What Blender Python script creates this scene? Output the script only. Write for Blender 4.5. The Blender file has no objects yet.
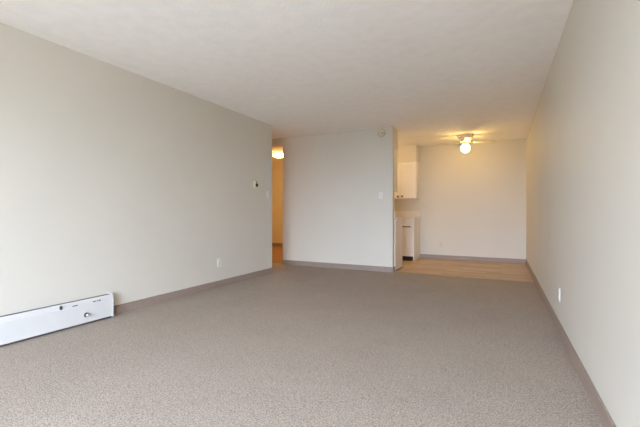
import bpy, bmesh, math, random
from mathutils import Vector, Matrix

random.seed(3)
SC = bpy.context.scene
COL = SC.collection

# ------------------------------------------------------------------ camera
H = 2.44
cam_d = bpy.data.cameras.new('camera')
cam_d.sensor_width = 36.0
cam_d.lens = 36.0 * 363.5 / 640.0
cam_d.shift_y = -1.33 / 640.0
cam_d.clip_start = 0.05
cam = bpy.data.objects.new('camera', cam_d)
cam.location = (0, 0, 1.005)
cam.rotation_euler = (math.radians(90), 0, 0.4617)
COL.objects.link(cam)
SC.camera = cam

# ------------------------------------------------------------------ daylight
WORLD_STRENGTH = 14.0
w = bpy.data.worlds.new('overcast_sky')
SC.world = w
w.use_nodes = True
bg = w.node_tree.nodes['Background']
bg.inputs[0].default_value = (0.75, 0.895, 1.145, 1)
bg.inputs[1].default_value = WORLD_STRENGTH

WX0, WX1, WZ0, WZ1, WY = -2.35, 0.30, 0.03, 2.02, -2.0      # window opening behind the camera
pd = bpy.data.lights.new('window_portal', 'AREA')
pd.shape = 'RECTANGLE'
pd.size = WX1 - WX0
pd.size_y = WZ1 - WZ0
pd.cycles.is_portal = True
po = bpy.data.objects.new('window_portal', pd)
po.location = ((WX0 + WX1) / 2, WY - 0.13, (WZ0 + WZ1) / 2)
po.rotation_euler = (math.radians(90), 0, 0)
COL.objects.link(po)

SC.view_settings.view_transform = 'Standard'
SC.view_settings.look = 'None'
SC.view_settings.exposure = 1.27
SC.view_settings.gamma = 1.0
SC.view_settings.use_curve_mapping = False
SC.cycles.use_denoising = True
SC.cycles.max_bounces = 16
SC.cycles.diffuse_bounces = 10
SC.cycles.sample_clamp_indirect = 8.0

GLOBE_W = 9.0
BULB_W = 92.0
KITCHEN_W = 12.0
HALL_W = 64.0

# ------------------------------------------------------------------ materials
def srgb(r, g, b):
    f = lambda c: (c / 255 / 12.92) if c / 255 <= 0.04045 else ((c / 255 + 0.055) / 1.055) ** 2.4
    return (f(r), f(g), f(b), 1)

def new_mat(name):
    m = bpy.data.materials.new(name)
    m.use_nodes = True
    nt = m.node_tree
    return m, nt, nt.nodes['Principled BSDF']

def coords(nt, scale=(1, 1, 1)):
    tc = nt.nodes.new('ShaderNodeTexCoord')
    mp = nt.nodes.new('ShaderNodeMapping')
    mp.inputs['Scale'].default_value = scale
    nt.links.new(tc.outputs['Object'], mp.inputs['Vector'])
    return mp.outputs['Vector']

def noise(nt, vec, scale, detail=2.0, rough=0.5):
    n = nt.nodes.new('ShaderNodeTexNoise')
    n.inputs['Scale'].default_value = scale
    n.inputs['Detail'].default_value = detail
    n.inputs['Roughness'].default_value = rough
    nt.links.new(vec, n.inputs['Vector'])
    return n.outputs['Fac']

def ramp(nt, fac, stops):
    r = nt.nodes.new('ShaderNodeValToRGB')
    cr = r.color_ramp
    while len(cr.elements) < len(stops):
        cr.elements.new(0.5)
    for e, (p, c) in zip(cr.elements, stops):
        e.position = p
        e.color = c
    nt.links.new(fac, r.inputs['Fac'])
    return r.outputs['Color']

def bump(nt, bsdf, h, strength, dist):
    b = nt.nodes.new('ShaderNodeBump')
    b.inputs['Strength'].default_value = strength
    b.inputs['Distance'].default_value = dist
    nt.links.new(h, b.inputs['Height'])
    nt.links.new(b.outputs['Normal'], bsdf.inputs['Normal'])

def paint(name, col, rough=0.6, var=0.02, scale=3.0, bscale=180.0, bstr=0.15, bdist=0.002, metallic=0.0):
    m, nt, b = new_mat(name)
    v = coords(nt)
    lo = tuple(c * (1 - var) for c in col[:3]) + (1,)
    hi = tuple(min(1, c * (1 + var)) for c in col[:3]) + (1,)
    nt.links.new(ramp(nt, noise(nt, v, scale, 3), [(0.35, lo), (0.65, hi)]), b.inputs['Base Color'])
    b.inputs['Roughness'].default_value = rough
    b.inputs['Metallic'].default_value = metallic
    if bstr:
        bump(nt, b, noise(nt, v, bscale, 2), bstr, bdist)
    return m

M = {}
M['wall'] = paint('wall_paint', srgb(214, 208, 195), 0.55, 0.012, 1.5, 220, 0.12)
M['ceiling'] = paint('ceiling_paint', srgb(251, 248, 243), 0.9, 0.02, 9, 55, 0.5, 0.004)
M['white'] = paint('white_enamel', srgb(212, 210, 206), 0.4, 0.01, 4, 60, 0.03)
M['cab'] = paint('white_cabinet_paint', srgb(236, 230, 222), 0.45, 0.012, 5, 90, 0.05)
M['laminate'] = paint('pale_laminate', srgb(228, 220, 208), 0.3, 0.03, 90, 90, 0.0)
M['base'] = paint('taupe_baseboard', srgb(150, 133, 120), 0.5, 0.04, 30, 120, 0.1)
M['plate'] = paint('white_plastic', srgb(226, 224, 218), 0.4, 0.01, 6, 60, 0.02)
M['cream'] = paint('cream_plastic', srgb(214, 204, 180), 0.4, 0.015, 6, 60, 0.02)
M['dark'] = paint('black_rubber', srgb(22, 18, 16), 0.6, 0.1, 20, 60, 0.05)
M['tan'] = paint('tan_plastic', srgb(214, 204, 186), 0.45, 0.015, 6, 60, 0.02)
M['bronze'] = paint('dark_bronze_knob', srgb(46, 30, 22), 0.5, 0.1, 30, 60, 0.0, metallic=0.1)
M['grey'] = paint('dark_grey_metal', srgb(70, 68, 70), 0.5, 0.06, 20, 60, 0.0, metallic=0.4)
M['chrome'] = paint('chrome', srgb(200, 200, 204), 0.15, 0.02, 20, 60, 0.0, metallic=1.0)
M['brass'] = paint('brass_strip', srgb(196, 172, 132), 0.35, 0.04, 40, 60, 0.0, metallic=0.7)
M['blade'] = paint('white_fan_blade', srgb(226, 214, 196), 0.45, 0.02, 8, 80, 0.04)

M['added_ground'] = paint('added_ground_grey', srgb(112, 110, 103), 0.9, 0.1, 2, 40, 0.3)

# carpet: cut pile flecks
m, nt, b = new_mat('carpet')
v = coords(nt)
vo = nt.nodes.new('ShaderNodeTexVoronoi')
vo.inputs['Scale'].default_value = 165
nt.links.new(v, vo.inputs['Vector'])
n1 = noise(nt, v, 118, 3, 0.65)
n2 = noise(nt, v, 2.2, 3, 0.6)
mx = nt.nodes.new('ShaderNodeMath'); mx.operation = 'MULTIPLY_ADD'
nt.links.new(vo.outputs['Distance'], mx.inputs[0]); mx.inputs[1].default_value = -0.35
nt.links.new(n1, mx.inputs[2])
mx2 = nt.nodes.new('ShaderNodeMath'); mx2.operation = 'MULTIPLY_ADD'
nt.links.new(n2, mx2.inputs[0]); mx2.inputs[1].default_value = 0.08
nt.links.new(mx.outputs[0], mx2.inputs[2])
nt.links.new(ramp(nt, mx2.outputs[0], [(0.16, srgb(136, 124, 113)), (0.42, srgb(176, 164.5, 153)), (0.66, srgb(209, 197, 186))]), b.inputs['Base Color'])
b.inputs['Roughness'].default_value = 1.0
b.inputs['Specular IOR Level'].default_value = 0.1
bump(nt, b, mx.outputs[0], 0.5, 0.005)
M['carpet'] = m

# vinyl: wood look strips running across the dining area
m, nt, b = new_mat('wood_look_vinyl')
v = coords(nt)
br = nt.nodes.new('ShaderNodeTexBrick')
br.offset = 0.37
br.inputs['Color1'].default_value = srgb(176, 146, 110)
br.inputs['Color2'].default_value = srgb(208, 180, 140)
br.inputs['Mortar'].default_value = srgb(150, 122, 92)
br.inputs['Scale'].default_value = 1.0
br.inputs['Mortar Size'].default_value = 0.002
br.inputs['Brick Width'].default_value = 0.62
br.inputs['Row Height'].default_value = 0.11
nt.links.new(v, br.inputs['Vector'])
v2 = coords(nt, (2.5, 40, 1))
g = ramp(nt, noise(nt, v2, 1.6, 4, 0.6), [(0.3, (0.76, 0.72, 0.68, 1)), (0.7, (1.1, 1.1, 1.08, 1))])
mm = nt.nodes.new('ShaderNodeMix'); mm.data_type = 'RGBA'; mm.blend_type = 'MULTIPLY'
mm.inputs[0].default_value = 1.0
nt.links.new(br.outputs['Color'], mm.inputs[6]); nt.links.new(g, mm.inputs[7])
nt.links.new(mm.outputs[2], b.inputs['Base Color'])
b.inputs['Roughness'].default_value = 0.42
M['vinyl'] = m

m, nt, b = new_mat('brown_hall_flooring')
v = coords(nt, (30, 2, 1))
nt.links.new(ramp(nt, noise(nt, v, 1.5, 4, 0.6), [(0.3, srgb(116, 84, 58)), (0.7, srgb(150, 114, 82))]), b.inputs['Base Color'])
b.inputs['Roughness'].default_value = 0.6
M['hallfloor'] = m

# window glass
m, nt, b = new_mat('window_glass')
nt.nodes.remove(b)
tr = nt.nodes.new('ShaderNodeBsdfTransparent')
gl = nt.nodes.new('ShaderNodeBsdfGlossy'); gl.inputs['Roughness'].default_value = 0.02
mi = nt.nodes.new('ShaderNodeMixShader'); mi.inputs[0].default_value = 0.05
nt.links.new(tr.outputs[0], mi.inputs[1]); nt.links.new(gl.outputs[0], mi.inputs[2])
nt.links.new(mi.outputs[0], nt.nodes['Material Output'].inputs[0])
M['glass'] = m

def glow(name, col, strength):
    m, nt, b = new_mat(name)
    b.inputs['Base Color'].default_value = (0.8, 0.8, 0.78, 1)
    b.inputs['Emission Color'].default_value = col
    b.inputs['Emission Strength'].default_value = strength
    return m
M['bulb'] = glow('lit_bulb', (1.0, 0.64, 0.18, 1), BULB_W)
M['kitchen_dome'] = glow('lit_kitchen_dome', (1.0, 0.70, 0.36, 1), KITCHEN_W)
m, nt, b = new_mat('lit_frosted_globe')
nt.nodes.remove(b)
tr = nt.nodes.new('ShaderNodeBsdfTransparent')
em = nt.nodes.new('ShaderNodeEmission')
em.inputs[0].default_value = (1.0, 0.66, 0.22, 1); em.inputs[1].default_value = GLOBE_W
mi = nt.nodes.new('ShaderNodeMixShader'); mi.inputs[0].default_value = 0.4
nt.links.new(tr.outputs[0], mi.inputs[1]); nt.links.new(em.outputs[0], mi.inputs[2])
nt.links.new(mi.outputs[0], nt.nodes['Material Output'].inputs[0])
M['globe'] = m
M['dome'] = glow('lit_glass_dome', (1.0, 0.53, 0.15, 1), HALL_W)

# ------------------------------------------------------------------ helpers
def bx(bm, x0, x1, y0, y1, z0, z1):
    vs = [bm.verts.new((x, y, z)) for z in (z0, z1) for y in (y0, y1) for x in (x0, x1)]
    for f in ((0, 2, 3, 1), (4, 5, 7, 6), (0, 1, 5, 4), (2, 6, 7, 3), (0, 4, 6, 2), (1, 3, 7, 5)):
        bm.faces.new([vs[i] for i in f])

def box(x0, x1, y0, y1, z0, z1, bev=0.0, seg=2):
    bm = bmesh.new()
    bx(bm, x0, x1, y0, y1, z0, z1)
    if bev:
        bmesh.ops.bevel(bm, geom=list(bm.edges), offset=bev, segments=seg, affect='EDGES', profile=0.5)
    return bm

def boxes(*bb):
    bm = bmesh.new()
    for b_ in bb:
        bx(bm, *b_)
    return bm

def prism(pts, a0, a1, axis):
    """closed outline pts (u, v) swept from a0 to a1 along axis ('x': (a,u,v), 'y': (u,a,v), 'z': (u,v,a))"""
    bm = bmesh.new()
    put = {'x': lambda u, v_, a: (a, u, v_), 'y': lambda u, v_, a: (u, a, v_), 'z': lambda u, v_, a: (u, v_, a)}[axis]
    A = [bm.verts.new(put(u, v_, a0)) for u, v_ in pts]
    B = [bm.verts.new(put(u, v_, a1)) for u, v_ in pts]
    bm.faces.new(A); bm.faces.new(list(reversed(B)))
    n = len(pts)
    for i in range(n):
        bm.faces.new((A[i], B[i], B[(i + 1) % n], A[(i + 1) % n]))
    bmesh.ops.recalc_face_normals(bm, faces=list(bm.faces))
    return bm

def lathe(prof, seg=32):
    """profile (r, z) turned about z"""
    bm = bmesh.new()
    rings = []
    for r, z in prof:
        if r < 1e-6:
            rings.append([bm.verts.new((0, 0, z))])
        else:
            rings.append([bm.verts.new((r * math.cos(2 * math.pi * i / seg), r * math.sin(2 * math.pi * i / seg), z)) for i in range(seg)])
    for a, c in zip(rings, rings[1:]):
        for i in range(seg):
            j = (i + 1) % seg
            if len(a) == 1 and len(c) == 1:
                continue
            if len(a) == 1:
                bm.faces.new((a[0], c[i], c[j]))
            elif len(c) == 1:
                bm.faces.new((a[i], c[0], a[j]))
            else:
                bm.faces.new((a[i], c[i], c[j], a[j]))
    bmesh.ops.recalc_face_normals(bm, faces=list(bm.faces))
    for f in bm.faces:
        f.smooth = True
    return bm

def tf(bm, mat):
    bmesh.ops.transform(bm, matrix=mat, verts=list(bm.verts))
    return bm

def obj(name, bm, mat, parent=None):
    me = bpy.data.meshes.new(name)
    bm.to_mesh(me); bm.free()
    me.materials.append(M[mat])
    o = bpy.data.objects.new(name, me)
    COL.objects.link(o)
    if parent:
        o.parent = parent
    return o

def tag(o, label, cat, group=None, kind=None):
    o['label'] = label; o['category'] = cat
    if group: o['group'] = group
    if kind: o['kind'] = kind
    return o

def struct(name, bm, mat, label, cat):
    return tag(obj(name, bm, mat), label, cat, kind='structure')

def thing(name, label, cat, loc=(0, 0, 0), rz=0.0, group=None):
    o = bpy.data.objects.new(name, None)
    o.empty_display_size = 0.1
    COL.objects.link(o)
    o.location = loc; o.rotation_euler = (0, 0, rz)
    return tag(o, label, cat, group)

RX90 = Matrix.Rotation(math.radians(90), 4, 'X')

# ------------------------------------------------------------------ the setting
XL, XR, YB, YD, YC = -3.389, 0.442, 5.96, 8.12, 5.032
XH, XK = -3.768, -1.614          # hall corner and kitchen end of the partition
XFAR, YHALL = -6.60, 9.10
YV = 6.04                         # carpet / vinyl joint
XKL = -2.96                       # kitchen's left wall
BB = 0.088

struct('floor', prism([(XFAR - .1, WY - .1), (XR + .1, WY - .1), (XR + .1, YV), (XFAR - .1, YV)], -0.12, 0.0, 'z'),
       'carpet', 'grey beige wall to wall carpet filling the living room', 'carpet')
struct('floor_dining', box(XH + .06, XR + .1, YV + .001, YD + .1, -0.12, -0.002), 'vinyl', 'tan wood look vinyl floor of the dining corner', 'floor')
struct('floor_hall', box(XFAR - .1, XH + .06, YV + .001, YHALL + .1, -0.12, -0.001), 'hallfloor', 'brown hallway floor beyond the opening', 'floor')
struct('ceiling', box(XFAR - .1, XR + .1, WY - .1, YHALL + .1, H, H + 0.12), 'ceiling', 'off white textured ceiling over the whole room', 'ceiling')
struct('wall_left', box(XL - .11, XL, WY, YC, 0, H), 'wall', 'long off white left wall with thermostat and heater', 'wall')
struct('wall_right', box(XR, XR + .1, WY, YD + .1, 0, H), 'wall', 'long off white right wall running to dining corner', 'wall')
struct('wall_partition', box(XH, XK, YB, YB + .11, 0, H), 'wall', 'short off white wall between hallway opening and kitchen', 'wall')
struct('wall_dining', box(XKL - .1, XR, YD, YD + .1, 0, H), 'wall', 'warm lit cream far wall of the dining corner', 'wall')
struct('wall_rear', boxes((XL, WX0, WY - .1, WY, 0, H), (WX1, XR, WY - .1, WY, 0, H), (WX0, WX1, WY - .1, WY, 0, WZ0), (WX0, WX1, WY - .1, WY, WZ1, H)),
       'wall', 'off white window wall behind the camera', 'wall')
struct('wall_hall_right', box(XH, XH + .1, YB + .11, YHALL, 0, H), 'wall', 'hallway side wall behind the short wall', 'wall')
struct('wall_hall_end', box(XFAR, XH + .1, YHALL, YHALL + .1, 0, H), 'wall', 'orange lit wall at the far end of the hallway', 'wall')
struct('wall_hall_left', box(XFAR - .1, XFAR, YC - .11, YHALL, 0, H), 'wall', 'outer side wall of the hallway', 'wall')
struct('wall_entry', box(XFAR, XL - .11, YC - .11, YC, 0, H), 'wall', 'entry wall behind the end of left wall', 'wall')
struct('wall_kitchen_left', box(XKL - .1, XKL, YB + .11, YD, 0, H), 'wall', 'side wall inside the kitchen nook', 'wall')
struct('wall_hall_header', box(XFAR, XH, YB, YB + .11, 2.30, H), 'wall', 'shaded header over the hallway opening', 'header')

# soffits over the upper cabinets
ZU = 2.085
UN0, UN1 = YB + .11, 6.30         # near run of uppers
UF0 = YD - .33                    # far run front
struct('wall_soffit_near', box(XKL, XK, UN0, UN1, ZU, H), 'wall', 'soffit box behind the short wall above near kitchen cabinet', 'soffit')
struct('wall_soffit_far', box(XKL, -1.60, UF0, YD, ZU, H), 'wall', 'cream soffit box above the white far kitchen cupboards', 'soffit')

# baseboards: thin strip with rounded top and small cove toe
def base_profile(s):
    t = 0.011
    return [(0, 0), (s * (t + .004), 0), (s * (t + .001), .012), (s * t, BB - .006), (s * (t - .004), BB), (0, BB)]
def base_x(name, y, s, x0, x1, label):      # along x on a wall facing s*y
    struct(name, prism([(y + u, z) for u, z in base_profile(s)], x0, x1, 'x'), 'base', label, 'baseboard')
def base_y(name, x, s, y0, y1, label):
    struct(name, prism([(x + u, z) for u, z in base_profile(s)], y0, y1, 'y'), 'base', label, 'baseboard')
HY1 = 2.235
base_y('baseboard_left', XL, 1, HY1 + .008, YC, 'taupe baseboard along the left wall beyond the heater')
base_y('baseboard_right', XR, -1, WY, YD - .016, 'taupe baseboard along the long right wall')
base_x('baseboard_partition', YB, -1, XH, XK + .0, 'taupe baseboard under the short wall by hallway')
base_x('baseboard_dining', YD, -1, -1.585, XR, 'taupe baseboard on the far dining wall')
base_x('baseboard_hall_end', YHALL, -1, XFAR, XH, 'dark taupe baseboard at the hallway end')
base_y('baseboard_partition_end', XK, 1, YB - .01, YB + .11, 'taupe baseboard piece on the end of the short wall')
base_x('baseboard_left_end', YC, 1, XL - .4, XL, 'taupe baseboard turning the end of left wall')
struct('trim_1', prism([(YV - .022, 0.0005), (YV - .016, .006), (YV, .009), (YV + .016, .005), (YV + .022, -.001)], XK + .02, XR - .016, 'x'),
       'brass', 'thin metal strip joining carpet and dining vinyl', 'trim')

struct('added_ground_outside', box(-60, 60, -90, WY - .2, -.45, -.25), 'added_ground', 'unseen grey ground added outside the window to darken upper walls', 'ground')  # unseen ground, added darker than the sky to dim the upper walls

# window behind the camera (lights the room)
win = bpy.data.objects.new('window_1', None); COL.objects.link(win)
win.location = ((WX0 + WX1) / 2, WY - .05, WZ0)
tag(win, 'wide three pane glass door window behind the camera', 'window', kind='structure')
ww, wh = WX1 - WX0, WZ1 - WZ0
obj('window_frame', boxes((-ww / 2, ww / 2, -.04, .04, 0, .05), (-ww / 2, ww / 2, -.04, .04, wh - .05, wh),
    (-ww / 2, -ww / 2 + .05, -.04, .04, .05, wh - .05), (ww / 2 - .05, ww / 2, -.04, .04, .05, wh - .05)), 'white', win)
for i in (-1, 1):
    obj('mullion', box(i * ww / 6 - .025, i * ww / 6 + .025, -.035, .035, .05, wh - .05), 'white', win)
for i in (-1, 0, 1):
    c = i * ww / 3
    obj('pane', box(c - ww / 6 + (.05 if i < 0 else .025), c + ww / 6 - (.05 if i > 0 else .025), -.003, .003, .05, wh - .05), 'glass', win)

# ------------------------------------------------------------------ baseboard heater on the left wall
HY0 = -0.35
ht = thing('baseboard_heater', 'long white metal baseboard heater low on the left wall', 'heater', (XL, HY0, 0))
HL = HY1 - HY0
obj('back_plate', prism([(0.0005, .014), (.006, .014), (.006, .222), (.0005, .222)], 0, HL, 'y'), 'white', ht)
obj('heating_core', box(.008, .052, .02, HL - .03, .05, .205), 'dark', ht)
obj('top_slot_shade', box(.0062, .056, .004, HL - .017, .212, .2205), 'grey', ht)  # dark strip in the open top slot, standing in for its shade
obj('front_cover', prism([(.066, .020), (.070, .018), (.072, .026), (.074, .182), (.070, .188), (.069, .194), (.067, .210), (.064, .219), (.058, .224),
                          (.057, .221), (.062, .216), (.064, .208), (.066, .193), (.068, .186), (.070, .180), (.068, .030)], 0.004, HL - .016, 'y'), 'white', ht)
def cap_outline(g):
    return [(0.0005, .006), (.073, .006), (.077, .014), (.077, .150), (.075, .184), (.070, .206), (.062, .221), (.046, .229), (.016, .232), (0.0005, .232)]
cap = prism(cap_outline(0.0), HL - .016, HL, 'y')
bmesh.ops.bevel(cap, geom=[e for e in cap.edges if abs(e.verts[0].co.y - e.verts[1].co.y) < 1e-5 and e.verts[0].co.y > HL - .001], offset=.005, segments=2, affect='EDGES')
obj('end_cap', cap, 'white', ht)
kn = obj('thermostat_knob', tf(lathe([(0, 0), (.020, 0), (.020, .004), (.014, .006), (.0135, .018), (.011, .021), (0, .021)], 24),
         Matrix.Translation((.0735, 1.975 - HY0, .088)) @ Matrix.Rotation(math.radians(90), 4, 'Y')), 'grey', ht)
obj('knob_hub', tf(lathe([(0, .0212), (.0125, .0212), (.0115, .026), (0, .0265)], 24),
    Matrix.Translation((.0735, 1.975 - HY0, .088)) @ Matrix.Rotation(math.radians(90), 4, 'Y')), 'white', kn)
lt = obj('damper_latch', box(.066, .080, 1.760 - HY0, 1.778 - HY0, .183, .214, .003), 'grey', ht)
obj('latch_slot', box(.0700, .0735, 1.862 - HY0, 1.905 - HY0, .186, .194, .001), 'grey', ht)
for k, (a, c) in enumerate(((.02, .034), (.039, .047), (.056, .064), (.07, .090))):   # small embossed marks near the cap
    obj('badge_mark', box(.0690, .0715, 2.02 - HY0 + a, 2.02 - HY0 + c, .186, .196, .0006, 1), 'grey', ht)
for k in range(3):
    obj('bottom_vent', box(.066, .0725, HL - .070 + k * .016, HL - .060 + k * .016, .006, .018), 'grey', ht)

# ------------------------------------------------------------------ wall plates
# local frame of a plate: x right, z up, front towards -y; rz turns it on to its wall
def plate_body(w_, h_, t=.006):
    bm = box(-w_ / 2, w_ / 2, -t, -.0005, -h_ / 2, h_ / 2)
    bmesh.ops.bevel(bm, geom=[e for e in bm.edges if all(v_.co.y < -t / 2 for v_ in e.verts)], offset=.003, segments=2, affect='EDGES')
    return bm
def screw(parent, z, mat='plate'):
    obj('screw', tf(lathe([(0, .0002), (.0035, .0002), (.003, .0016), (0, .0018)], 12), Matrix.Translation((0, -.006, z)) @ RX90), mat, parent)
def outlet(loc, rz, label, mat='plate'):
    o = thing('wall_outlet', label, 'outlet', loc, rz)
    obj('cover_plate', plate_body(.072, .116), mat, o)
    for s in (-1, 1):
        bm = lathe([(0, 0), (.0165, 0), (.0165, .002), (.015, .003), (0, .003)], 20)
        r = obj('receptacle', tf(bm, Matrix.Translation((0, -.006, s * .0195)) @ RX90), mat, o)
        obj('slot', boxes((-.0075, -.005, -.0096, -.0088, s * .0195 - .003, s * .0195 + .006),
                          (.005, .0075, -.0096, -.0088, s * .0195 - .003, s * .0195 + .006),
                          (-.002, .002, -.0096, -.0088, s * .0195 - .010, s * .0195 - .006)), 'grey', r)
    screw(o, 0, 'grey')
    return o
def switch(loc, rz, label, mat='plate'):
    o = thing('light_switch', label, 'switch', loc, rz)
    obj('cover_plate', plate_body(.072, .116), mat, o)
    obj('toggle', prism([(-.006, -.008), (-.016, -.002), (-.018, .006), (-.015, .009), (-.006, .008)], -.005, .005, 'x'), mat, o)
    obj('toggle_slot', box(-.007, .007, -.0068, -.0062, -.013, .013), 'cream', o)
    for s in (-1, 1):
        screw(o, s * .042)
    return o
R = math.radians
outlet((XL, 3.765, .326), R(90), 'white wall outlet low on the left wall')
outlet((XR, 3.63, .315), R(-90), 'white wall outlet low on the right wall')
outlet((-1.147, YD, .313), 0, 'small cream outlet low on the far dining wall', 'tan')
switch((XL, 4.90, 1.29), R(90), 'white light switch beside the thermostat at end of left wall')
switch((-1.818, YB, 1.287), 0, 'white light switch on the short wall near the kitchen')
switch((-1.492, YD, 1.14), 0, 'cream light switch on far wall beside kitchen counter', 'tan')

t = thing('wall_thermostat', 'small cream wall thermostat with dark round dial on left wall', 'thermostat', (XL, 4.566, 1.43), R(90))
obj('back_plate', plate_body(.118, .145, .005), 'cream', t)
bd = obj('body', tf(box(-.045, .045, -.030, -.0052, -.052, .052, .008, 3), Matrix.Identity(4)), 'cream', t)
obj('dial', tf(lathe([(0, .0), (.030, .0), (.030, .004), (.026, .010), (0, .011)], 28), Matrix.Translation((0.004, -.030, -.008)) @ RX90), 'dark', t)
obj('scale_window', box(-.016, .010, -.0325, -.0302, .030, .047, .001, 1), 'grey', t)

sd = thing('smoke_detector', 'round cream smoke detector high on the short wall', 'smoke detector', (-1.80, YB, 2.342), 0)
obj('mounting_base', tf(lathe([(0, .0005), (.070, .0005), (.071, .010), (.066, .012), (0, .012)], 40), RX90), 'cream', sd)
obj('cover', tf(lathe([(.062, .0122), (.062, .030), (.052, .040), (.030, .044), (0, .045)], 40), RX90), 'cream', sd)
obj('vent_ring', tf(lathe([(.0622, .016), (.0640, .016), (.0640, .024), (.0622, .024)], 40), RX90), 'grey', sd)
obj('test_button', tf(lathe([(0, .0445), (.010, .0445), (.009, .048), (0, .0485)], 20), Matrix.Translation((.022, 0, -.012)) @ RX90), 'grey', sd)

# ------------------------------------------------------------------ kitchen
def knob(parent, x, y, z, s):
    obj('knob', tf(lathe([(0, 0), (.007, 0), (.006, .010), (.018, .014), (.020, .021), (.015, .027), (0, .028)], 20),
        Matrix.Translation((x, y, z)) @ (RX90 if s < 0 else Matrix.Rotation(R(-90), 4, 'X'))), 'bronze', parent)
def door(parent, name, x0, x1, y, z0, z1, s, fr=.05):
    """framed panel door whose back lies on plane y; s = direction it faces"""
    a, c = sorted((y + s * .001, y + s * .021))
    d = obj(name, boxes((x0, x0 + fr, a, c, z0, z1), (x1 - fr, x1, a, c, z0, z1), (x0 + fr, x1 - fr, a, c, z0, z0 + fr), (x0 + fr, x1 - fr, a, c, z1 - fr, z1)), 'cab', parent)
    a, c = sorted((y + s * .002, y + s * .007))
    obj('door_panel', box(x0 + fr + .0005, x1 - fr - .0005, a, c, z0 + fr + .0005, z1 - fr - .0005), 'cab', d)
    n = 3
    for k in range(1, n + 1):                  # raised beads
        xb = x0 + fr + (x1 - x0 - 2 * fr) * k / (n + 1)
        a, c = sorted((y + s * .007, y + s * .017))
        obj('bead', box(xb - .012, xb + .012, a, c, z0 + fr + .01, z1 - fr - .01), 'cab', d)
    return d

XE = -1.598
# far upper cupboards
U0, U1 = XKL + .005, XE
uc = thing('upper_cabinet', 'white far kitchen wall cupboard with panel doors and dark knobs', 'cabinet', (0, 0, 0))
uz0, uz1 = 1.30, ZU - .002
obj('body', box(U0, U1, UF0 + .018, YD - .001, uz0, uz1), 'cab', uc)
xs = [U1 - .008 - .332 * k for k in range(5)]
for k in range(4):
    x1, x0 = xs[k] - (.002 if k == 0 else .012), xs[k + 1] + .012
    d = door(uc, 'door', x0, x1, UF0 + .0175, uz0 + .004, uz1 - .02, -1)
    knob(d, x0 + .030 if k % 2 == 0 else x1 - .040, UF0 - .0015, uz0 + .045, -1)
# far base cupboards
BF0 = YD - .60
bc = thing('base_cabinet', 'white far kitchen base cupboard with dark toe kick', 'cabinet', (0, 0, 0))
obj('body', boxes((U0, -1.593, BF0, YD - .001, .095, .862), (U0, -1.593, BF0 + .07, YD - .001, 0, .095)), 'cab', bc)
obj('side_panel', box(-1.611, -1.592, BF0 - .002, YD - .016, 0.0, .863), 'cab', bc)
obj('toe_kick', box(U0, -1.612, BF0 + .055, BF0 + .069, 0.0, .094), 'dark', bc)
for k in range(4):
    x1, x0 = xs[k] - .03, xs[k + 1] + .012
    d = obj('drawer', box(x0, x1, BF0 - .018, BF0 - .001, .715, .835, .003), 'cab', bc)
    obj('drawer_gap_shade', box(x0 + .02, x1 - .02, BF0 - .026, BF0 - .004, .695, .714, .003), 'bronze', d)  # dark bar standing in for the shaded gap beneath the drawer
    d = door(bc, 'door', x0, x1, BF0, .11, .685, -1)
ct = thing('countertop', 'pale laminate counter on the far kitchen cupboards', 'countertop', (0, 0, 0))
obj('slab', box(U0, -1.575, BF0 - .03, YD - .001, .864, .905, .004), 'laminate', ct)
obj('backsplash', box(U0, -1.580, YD - .022, YD - .001, .906, 1.035, .003), 'laminate', ct)
# near run behind the short wall
NB0, NB1 = YB + .112, 6.56
nb = thing('base_cabinet', 'white end panel of near kitchen cupboard beside the short wall', 'cabinet', (0, 0, 0))
obj('body', boxes((U0, -1.616, NB0, NB1, .095, .862), (U0, -1.616, NB0, NB1 - .07, 0, .095)), 'cab', nb)
obj('end_panel', box(-1.6155, -1.600, NB0, NB1 + .012, .001, .863), 'cab', nb)
obj('panel_base_strip', box(-1.5995, -1.594, NB0, NB1 + .012, .001, .022), 'base', nb)
for k in range(4):
    x1, x0 = -1.64 - .32 * k, -1.64 - .32 * (k + 1) + .012
    obj('drawer', box(x0, x1, NB1 + .001, NB1 + .018, .715, .835, .003), 'cab', nb)
    door(nb, 'door', x0, x1, NB1, .11, .685, 1)
ct2 = thing('countertop', 'pale counter end on near cupboard beside the short wall', 'countertop', (0, 0, 0))
obj('slab', box(U0, -1.572, NB0, NB1 + .03, .864, .905, .004), 'laminate', ct2)
obj('backsplash', box(U0, -1.60, NB0, NB0 + .02, .906, 1.035, .003), 'laminate', ct2)
nu = thing('upper_cabinet', 'narrow cupboard side mounted behind the short wall', 'cabinet', (0, 0, 0))
obj('body', box(U0, XK + .002, NB0, UN1 - .02, 1.36, ZU - .002), 'cab', nu)
for k in range(4):
    x1, x0 = -1.62 - .325 * k, -1.62 - .325 * (k + 1) + .008
    d = door(nu, 'door', x0, x1, UN1 - .02, 1.37, ZU - .03, 1)
    knob(d, x0 + .028 if k % 2 == 0 else x1 - .028, UN1 - .001, 1.41, 1)

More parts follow.
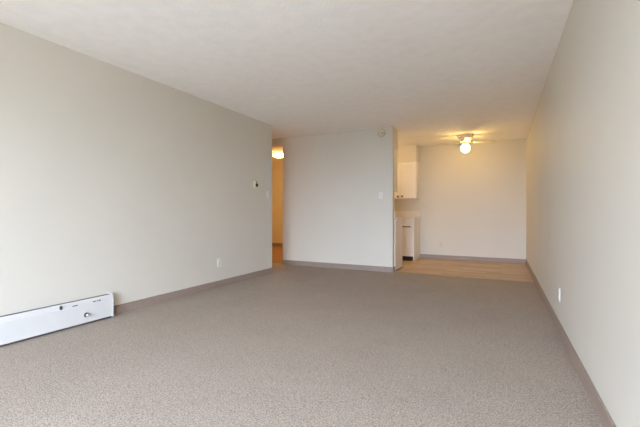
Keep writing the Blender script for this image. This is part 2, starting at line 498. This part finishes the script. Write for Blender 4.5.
# ------------------------------------------------------------------ ceiling fan with its lit globe
FX, FY = -.592, 7.27
fan = thing('ceiling_fan', 'white ceiling fan with glowing round globe over the dining corner', 'ceiling fan', (FX, FY, H), math.atan2(.352, 1.667))
obj('canopy', lathe([(0, -.0005), (.138, -.0005), (.142, -.012), (.136, -.030), (.126, -.050), (.115, -.058), (0, -.058)], 40), 'blade', fan)
obj('motor_housing', lathe([(0, -.0585), (.088, -.0585), (.098, -.072), (.100, -.112), (.090, -.128), (.060, -.136), (0, -.136)], 40), 'blade', fan)
def blade_outline():
    pts = []
    L0, L1, w0, w1 = .165, .53, .048, .064
    pts += [(L0, -w0), (L1 - .05, -w1)]
    for k in range(7):
        a = -math.pi / 2 + math.pi * k / 6
        pts.append((L1 - .05 + .05 * math.cos(a), w1 * math.sin(a)))
    pts += [(L1 - .05, w1), (L0, w0), (L0 - .02, .02), (L0 - .02, -.02)]
    out = []
    for q in pts:
        if not out or (abs(q[0] - out[-1][0]) + abs(q[1] - out[-1][1])) > 1e-4:
            out.append(q)
    return out
for k in range(4):
    mt = Matrix.Rotation(k * math.pi / 2, 4, 'Z') @ Matrix.Translation((0, 0, -.142)) @ Matrix.Rotation(R(-9), 4, 'X')
    bl = obj('blade', tf(prism(blade_outline(), -.003, .003, 'z'), mt), 'blade', fan)
    obj('blade_iron', tf(boxes((.075, .215, -.014, .014, .0032, .0075), (.175, .215, -.034, .034, .0032, .0075)), mt), 'brass', bl)
obj('globe_fitter', lathe([(0, -.1365), (.050, -.1365), (.055, -.145), (.054, -.160), (.050, -.166), (0, -.166)], 32), 'blade', fan)
gp = [(.044, -.1665), (.045, -.174)]
for k in range(15):                      # opal ball, open at the neck
    a = R(148 - 148 * k / 14)
    gp.append((.086 * math.sin(a), -.245 - .086 * math.cos(a)))
gp[-1] = (0, gp[-1][1])
globe = obj('light_globe', lathe(gp, 32), 'globe', fan)
obj('bulb', lathe([(0, -.1665), (.013, -.1665), (.014, -.190), (.026, -.212), (.031, -.232), (.028, -.252), (.016, -.264), (0, -.268)], 20), 'bulb', globe)
bm = bmesh.new()
for k in range(9):
    bmesh.ops.create_icosphere(bm, subdivisions=1, radius=.0022, matrix=Matrix.Translation((-.045, -.088, -.17 - .028 * k)))
bx(bm, -.0458, -.0442, -.0888, -.0872, -.405, -.165)
ch = obj('pull_chain', bm, 'brass', fan)
obj('chain_pull', tf(lathe([(0, .014), (.006, .012), (.012, 0), (.009, -.012), (0, -.015)], 16), Matrix.Translation((-.045, -.088, -.418))), 'plate', ch)

# ------------------------------------------------------------------ hallway ceiling light
hl = thing('hallway_ceiling_light', 'glowing round glass ceiling light inside the hallway', 'ceiling light', (-4.87, 7.52, H))
obj('light_pan', lathe([(0, -.0005), (.145, -.0005), (.150, -.010), (.146, -.022), (0, -.022)], 40), 'white', hl)
obj('glass_dome', lathe([(.140, -.0225), (.138, -.050), (.120, -.070), (.085, -.088), (.045, -.097), (0, -.100)], 40), 'dome', hl)
obj('finial', lathe([(0, -.0995), (.008, -.1005), (.010, -.108), (.005, -.116), (0, -.117)], 16), 'brass', hl)

# ------------------------------------------------------------------ kitchen ceiling light, deep in the nook
kl = thing('kitchen_ceiling_light', 'round glass ceiling light inside the kitchen nook behind the short wall', 'ceiling light', (-2.25, 7.02, H))
obj('light_pan', lathe([(0, -.0005), (.165, -.0005), (.170, -.010), (.166, -.022), (0, -.022)], 40), 'white', kl)
obj('glass_dome', lathe([(.160, -.0225), (.158, -.045), (.138, -.072), (.098, -.092), (.050, -.101), (0, -.104)], 40), 'kitchen_dome', kl)
obj('finial', lathe([(0, -.1035), (.008, -.1045), (.010, -.112), (.005, -.120), (0, -.121)], 16), 'brass', kl)
